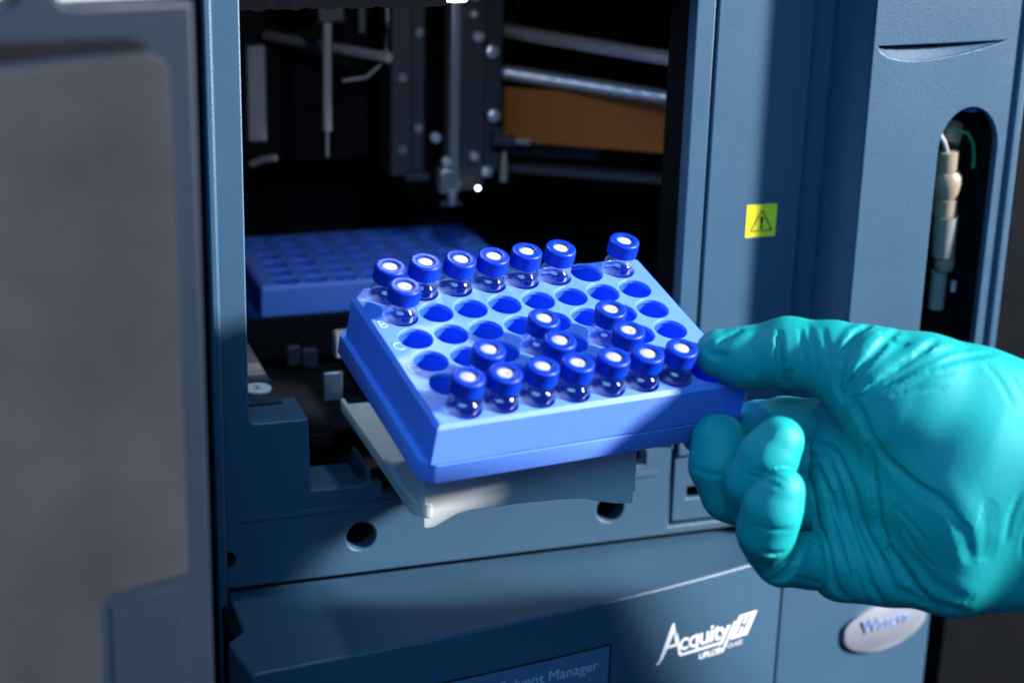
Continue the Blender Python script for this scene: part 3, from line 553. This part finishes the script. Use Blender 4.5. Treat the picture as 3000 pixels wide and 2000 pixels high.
FOLDS = [
 (1.3,1.3,[(-32.4, 41.7), (-32.8, 34.1), (-31.3, 28.1), (-29.0, 23.6)]),
 (1.0,1.0,[(-29.0, 29.6), (-28.3, 23.6)]),
 (-0.7,1.6,[(-34.7, 42.4), (-35.1, 34.1), (-33.6, 28.1)]),
 (0.8,1.2,[(-55.4, 37.9), (-56.2, 35.6), (-53.2, 34.1), (-49.4, 34.9)]),
 (0.9,1.3,[(-44.9, 42.8), (-48.6, 40.6), (-51.7, 38.3)]),
 (-0.8,1.5,[(-42.6, 41.7), (-47.9, 38.3), (-50.9, 36.0)]),
 (0.5,1.6,[(-41.9, 37.2), (-40.3, 31.9), (-41.9, 28.1)]),
 (1.6,1.3,[(-11.7, 19.1), (-13.6, 23.6), (-13.2, 29.6), (-10.9, 36.4), (-6.4, 42.4), (-1.9, 44.7)]),
 (-0.9,1.6,[(-10.2, 25.1), (-8.7, 31.9), (-4.1, 38.7), (1.1, 42.4)]),
 (1.5,1.2,[(-11.3, 19.8), (-8.7, 27.4), (-4.1, 33.4), (1.9, 39.4), (7.2, 43.2)]),
 (1.4,1.2,[(-7.5, 19.4), (-3.4, 23.6), (3.4, 28.9), (12.4, 34.9), (19.2, 39.4)]),
 (-0.9,1.6,[(-5.7, 23.6), (1.1, 29.6), (8.7, 34.9), (15.5, 39.8)]),
 (1.0,1.2,[(-2.6, 22.8), (6.4, 28.1), (17.0, 33.4), (27.5, 37.9)]),
 (0.8,1.2,[(0.4, 42.4), (4.9, 38.7), (9.4, 37.9)]),
 (0.7,1.3,[(8.7, 31.9), (20.0, 35.6), (31.3, 36.8)]),
 (0.7,1.3,[(12.4, 29.6), (26.0, 33.4), (38.8, 34.9)]),
 (1.9,1.6,[(-9.1, 19.4), (-6.8, 14.5), (-3.8, 7.7), (1.1, 1.0), (8.7, -7.3), (16.2, -13.4), (21.9, -19.4)]),
 (0.7,2.2,[(21.9, -19.4), (25.3, -26.2), (27.5, -33.0)]),
 (-0.8,2.2,[(-2.6, 11.5), (3.4, 2.5), (10.9, -5.1), (18.5, -11.1)]),
 (0.35,3.0,[(31.3, -15.6), (31.3, -24.7), (31.7, -32.2)]),
 (-0.6,3,[(13.2, -3.6), (20.0, -11.1), (26.0, -18.7)]),
 (1.6,1.4,[(-17.7, 2.8), (-12.4, -0.2), (-9.1, -7.3), (-6.0, -15.6), (-3.4, -25.4), (0.4, -35.3), (4.9, -45.1)]),
 (-1.0,2.0,[(-10.9, 2.5), (-6.4, -6.6), (-2.6, -17.1), (1.1, -27.7), (7.2, -39.0)]),
 (1.6,1.5,[(-3.8, 7.7), (-2.3, -3.6), (0.0, -18.7), (4.1, -32.2), (10.9, -42.8), (19.2, -51.1)]),
 (1.5,1.3,[(-20.0, -8.1), (-18.9, -18.7), (-17.0, -32.2), (-14.7, -43.5), (-10.2, -48.8)]),
 (-1.0,1.6,[(-17.7, -11.1), (-15.5, -22.4), (-13.2, -33.7), (-10.2, -44.3)]),
 (1.4,1.3,[(-15.5, -0.6), (-12.4, -9.6), (-9.4, -20.2), (-6.8, -32.2), (-2.6, -43.5), (3.4, -51.1)]),
 (1.2,1.3,[(-17.7, -5.1), (-14.0, -15.6), (-10.9, -27.7), (-8.3, -38.3), (-4.1, -48.1)]),
 (1.0,1.2,[(-20.0, -3.6), (-17.0, -0.6), (-14.0, -2.8), (-14.7, -6.6)]),
 (1.6,1.2,[(-35.8, -42.2), (-30.9, -37.9), (-27.5, -31.5), (-26.2, -23.9)]),
 (0.6,1.2,[(-41.1, -31.1), (-38.1, -32.2), (-34.7, -31.9)]),
 (-0.5,1.2,[(-41.1, -32.6), (-37.3, -33.4), (-34.3, -32.8)]),
 (0.9,1.2,[(-28.3, -38.3), (-32.8, -41.3), (-35.8, -42.2)]),
 (0.6,1.6,[(-37.3, 10.0), (-42.6, 4.7), (-45.6, -2.1)]),
 (0.7,2.0,[(4.9, -45.1), (16.2, -48.8), (27.5, -51.8)]),
 (0.6,2.0,[(10.9, -33.7), (17.0, -42.0), (27.5, -47.3)]),
 (0.45,0.9,[(-61.8, -5.1), (-56.2, -7.3), (-50.2, -7.0)]),
 (0.45,0.9,[(-46.4, -5.1), (-41.1, -7.3), (-35.8, -9.6)]),
 (0.4,0.8,[(-44.1, -3.6), (-38.8, -5.5), (-33.6, -7.3)]),
 (0.4,0.8,[(-43.4, -22.4), (-38.1, -23.6), (-32.8, -23.2)]),
 (0.45,0.9,[(-41.9, 31.1), (-38.8, 26.6), (-37.3, 23.6)]),
 (0.4,0.8,[(-25.3, 43.9), (-24.9, 37.2), (-23.8, 31.1)]),
 (0.4,0.8,[(-22.2, 44.7), (-21.5, 38.7), (-20.7, 31.9), (-20.0, 25.1)]),
 (0.45,0.9,[(-17.7, 43.9), (-17.0, 37.2), (-16.2, 29.6)]),
 (0.4,0.8,[(4.9, 22.8), (14.0, 26.6), (23.8, 28.9)]),
 (0.4,0.8,[(1.9, 20.6), (10.9, 22.8), (20.0, 23.6)]),
 (0.35,1.0,[(35.1, 31.9), (39.6, 25.1), (42.6, 17.5)]),
 (0.35,1.0,[(41.1, 31.9), (45.6, 24.3), (49.4, 14.5)]),
 (0.35,1.0,[(42.6, -11.1), (39.6, -18.7), (38.8, -27.7)]),
 (0.35,1.0,[(48.6, -17.1), (45.6, -24.7), (45.6, -33.7)]),
 (0.45,0.9,[(6.4, -22.4), (10.9, -30.0), (17.0, -36.8)]),
 (0.45,0.9,[(3.4, -15.6), (8.7, -21.7), (14.0, -28.5)]),
 (0.4,0.8,[(-29.0, -25.4), (-23.8, -27.7), (-18.5, -32.2)]),
 (0.4,0.8,[(-32.1, -40.5), (-25.3, -42.0), (-18.5, -44.3)]),
 (0.4,0.8,[(-29.8, 16.0), (-25.3, 16.8), (-19.2, 17.5)]),
]

def seg_dist(X, Y, Z, a, b, ra, rb):
    a = np.array(a, np.float32); b = np.array(b, np.float32); d = b - a; L2 = float(d @ d) + 1e-9
    t = np.clip(((X - a[0]) * d[0] + (Y - a[1]) * d[1] + (Z - a[2]) * d[2]) / L2, 0, 1)
    return np.sqrt((X - a[0] - t * d[0]) ** 2 + (Y - a[1] - t * d[1]) ** 2 + (Z - a[2] - t * d[2]) ** 2) - (ra + (rb - ra) * t)
def smin(a, b, k):
    h = np.clip(0.5 + 0.5 * (b - a) / k, 0, 1); return b + (a - b) * h - k * h * (1 - h)
VX = 0.65
lo = np.array((-68, -62, -68), np.float32); hi = np.array((112, 54, 42), np.float32)
nx, ny, nz = [int((hi[i] - lo[i]) / VX) + 1 for i in range(3)]
gx = (lo[0] + VX * np.arange(nx)).astype(np.float32)[:, None, None]; gy = (lo[1] + VX * np.arange(ny)).astype(np.float32)[None, :, None]; gz = (lo[2] + VX * np.arange(nz)).astype(np.float32)[None, None, :]
def chain_field(pts, k):
    f = np.full((nx, ny, nz), 30.0, np.float32); pad = 14
    for p, q in zip(pts, pts[1:]):
        mn = np.minimum(p[:3], q[:3]) - max(p[3], q[3]) - pad; mx = np.maximum(p[:3], q[:3]) + max(p[3], q[3]) + pad
        i0 = np.clip(((mn - lo) / VX).astype(int), 0, [nx, ny, nz]); i1 = np.clip(((mx - lo) / VX).astype(int) + 1, 0, [nx, ny, nz]); s = tuple(slice(a, b) for a, b in zip(i0, i1))
        dd = seg_dist(gx[s[0]], gy[:, s[1]], gz[:, :, s[2]], p[:3], q[:3], p[3], q[3])
        f[s] = smin(f[s], dd.astype(np.float32), k)
    return f
palm = None
for k_ in ('thumb_ridge', 'thenar', 'palm', 'heel', 'edge'):
    c = chain_field(HAND[k_], 4.0); palm = c if palm is None else smin(palm, c, 9.0)
fld = smin(palm, chain_field(HAND['thumb'], 4.0), 4.0)
for k_ in ('index', 'middle_base', 'ring_base', 'pinky_base', 'middle', 'ring', 'pinky'):
    c = chain_field(HAND[k_], 4.0)
    # fingers blend into the palm near the knuckles only, elsewhere they meet as a sharp crease
    kk = 0.35 + 3.5 * np.clip((gx + 30) / 16, 0, 1)
    both = np.exp(-np.abs(fld - c) / 0.7) * np.exp(-np.abs(np.minimum(fld, c)) / 2.5) * (gx < -16)
    fld = smin(fld, c, kk.astype(np.float32)) + (1.15 * both).astype(np.float32)
# folds of the loose nitrile: drop each line onto the surface seen from the palm side, then dent or raise the field round it
zi = np.arange(nz)
def surf_z(x, y):
    i = int(np.clip((x - lo[0]) / VX, 0, nx - 1)); j = int(np.clip((y - lo[1]) / VX, 0, ny - 1)); c = np.where(fld[i, j] < 0)[0]
    return None if len(c) == 0 else lo[2] + VX * c[-1]
delta = np.zeros_like(fld)
for (amp, wd, pts) in FOLDS:
    Q = []
    for p in dens([(x, y) for x, y in pts], 4):
        z = surf_z(p[0], p[1])
        if z is not None: Q.append((p[0], p[1], z))
    nQ = len(Q)
    for qi in range(nQ - 1):
        p, q2 = np.array(Q[qi]), np.array(Q[qi + 1])
        if abs(p[2] - q2[2]) > 9: continue
        e = min(1.0, 0.35 + 1.3 * min(qi, nQ - 2 - qi) / max(1, nQ / 3)); pad = 4.6 * wd + VX
        mn, mx = np.minimum(p, q2) - pad, np.maximum(p, q2) + pad
        i0 = np.clip(((mn - lo) / VX).astype(int), 0, [nx, ny, nz]); i1 = np.clip(((mx - lo) / VX).astype(int) + 1, 0, [nx, ny, nz]); s = tuple(slice(a, b) for a, b in zip(i0, i1))
        d = seg_dist(gx[s[0]], gy[:, s[1]], gz[:, :, s[2]], p, q2, 0, 0); g = (amp * e * (1.3 * np.exp(-d / wd) - 0.28 * np.exp(-((d - 2.3 * wd) / (1.1 * wd)) ** 2) if amp > 0 else np.exp(-(d / (1.6 * wd)) ** 2))).astype(np.float32)
        cur = delta[s]; delta[s] = np.where(np.abs(g) > np.abs(cur), g, cur)
fld = fld + delta
# gentle slackness all over
fld += (0.22 * np.sin(gx * .13 + 1.3 * np.sin(gy * .09)) * np.sin(gy * .16 + gz * .13 + 1.1 * np.sin(gx * .08))).astype(np.float32)
def surface_net(f):
    s = f < 0; cnt = np.zeros(tuple(n - 1 for n in f.shape), np.uint8)
    for a in (0, 1):
        for b in (0, 1):
            for c in (0, 1): cnt += s[a:f.shape[0] - 1 + a, b:f.shape[1] - 1 + b, c:f.shape[2] - 1 + c]
    cell = (cnt > 0) & (cnt < 8); idx = np.argwhere(cell); vid = -np.ones(cell.shape, np.int32); vid[cell] = np.arange(len(idx))
    acc = np.zeros((len(idx), 3)); num = np.zeros(len(idx))
    cs = [(a, b, c) for a in (0, 1) for b in (0, 1) for c in (0, 1)]
    for p in cs:
        for q in cs:
            if sum(abs(p[i] - q[i]) for i in range(3)) == 1 and p < q:
                fp = f[idx[:, 0] + p[0], idx[:, 1] + p[1], idx[:, 2] + p[2]]; fq = f[idx[:, 0] + q[0], idx[:, 1] + q[1], idx[:, 2] + q[2]]
                ok = (fp < 0) != (fq < 0); t = np.where(ok, fp / np.where(ok, fp - fq, 1), 0)
                acc += ok[:, None] * (np.array(p) + t[:, None] * (np.array(q) - np.array(p))); num += ok
    V = idx + acc / num[:, None]; Fs = []
    for ax in range(3):
        o1, o2 = [(1, 2), (2, 0), (0, 1)][ax]
        sl0 = [slice(1, -1)] * 3; sl1 = [slice(1, -1)] * 3; sl0[ax] = slice(0, -1); sl1[ax] = slice(1, None)
        a_, b_ = s[tuple(sl0)], s[tuple(sl1)]
        for pos, flip in (((a_ & ~b_), False), ((~a_ & b_), True)):
            e = np.argwhere(pos)
            for d in range(3):
                if d != ax: e[:, d] += 1
            def cellat(d1, d2):
                c = e.copy(); c[:, o1] -= d1; c[:, o2] -= d2; return vid[c[:, 0], c[:, 1], c[:, 2]]
            qd = np.stack([cellat(1, 1), cellat(0, 1), cellat(0, 0), cellat(1, 0)], 1)
            Fs.append(qd[:, ::-1] if flip else qd)
    return V, np.concatenate(Fs)
V, Fc = surface_net(fld)
V = (lo + V * VX)
me = bpy.data.meshes.new('hand'); me.vertices.add(len(V)); me.vertices.foreach_set('co', (V * S).astype(np.float32).ravel())
me.loops.add(Fc.size); me.loops.foreach_set('vertex_index', Fc.astype(np.int32).ravel()); me.polygons.add(len(Fc))
me.polygons.foreach_set('loop_start', (np.arange(len(Fc)) * 4).astype(np.int32)); me.update(calc_edges=True); me.validate(); me.shade_smooth()
hand = link('gloved_hand', me, 'glove')
hand.matrix_world = Matrix(((right[0], up[0], back[0], 0.10796), (right[1], up[1], back[1], -0.14296), (right[2], up[2], back[2], 0.06854), (0, 0, 0, 1)))
sm = hand.modifiers.new('relax', 'SMOOTH'); sm.factor = 0.5; sm.iterations = 1
slv = link('sleeve', lathe_mesh([(36, 0), (43, 0), (45, 4), (47, 60), (52, 240), (50, 240), (44, 60), (37, 3)], 48, closed=True), 'sleeve', hand)
slv.location = (0.108, -0.008, -0.004); slv.rotation_euler = (0, math.radians(90), math.radians(-7))
tag(hand, 'right hand in a wrinkled teal nitrile glove gripping the right end of the rack', 'hand')
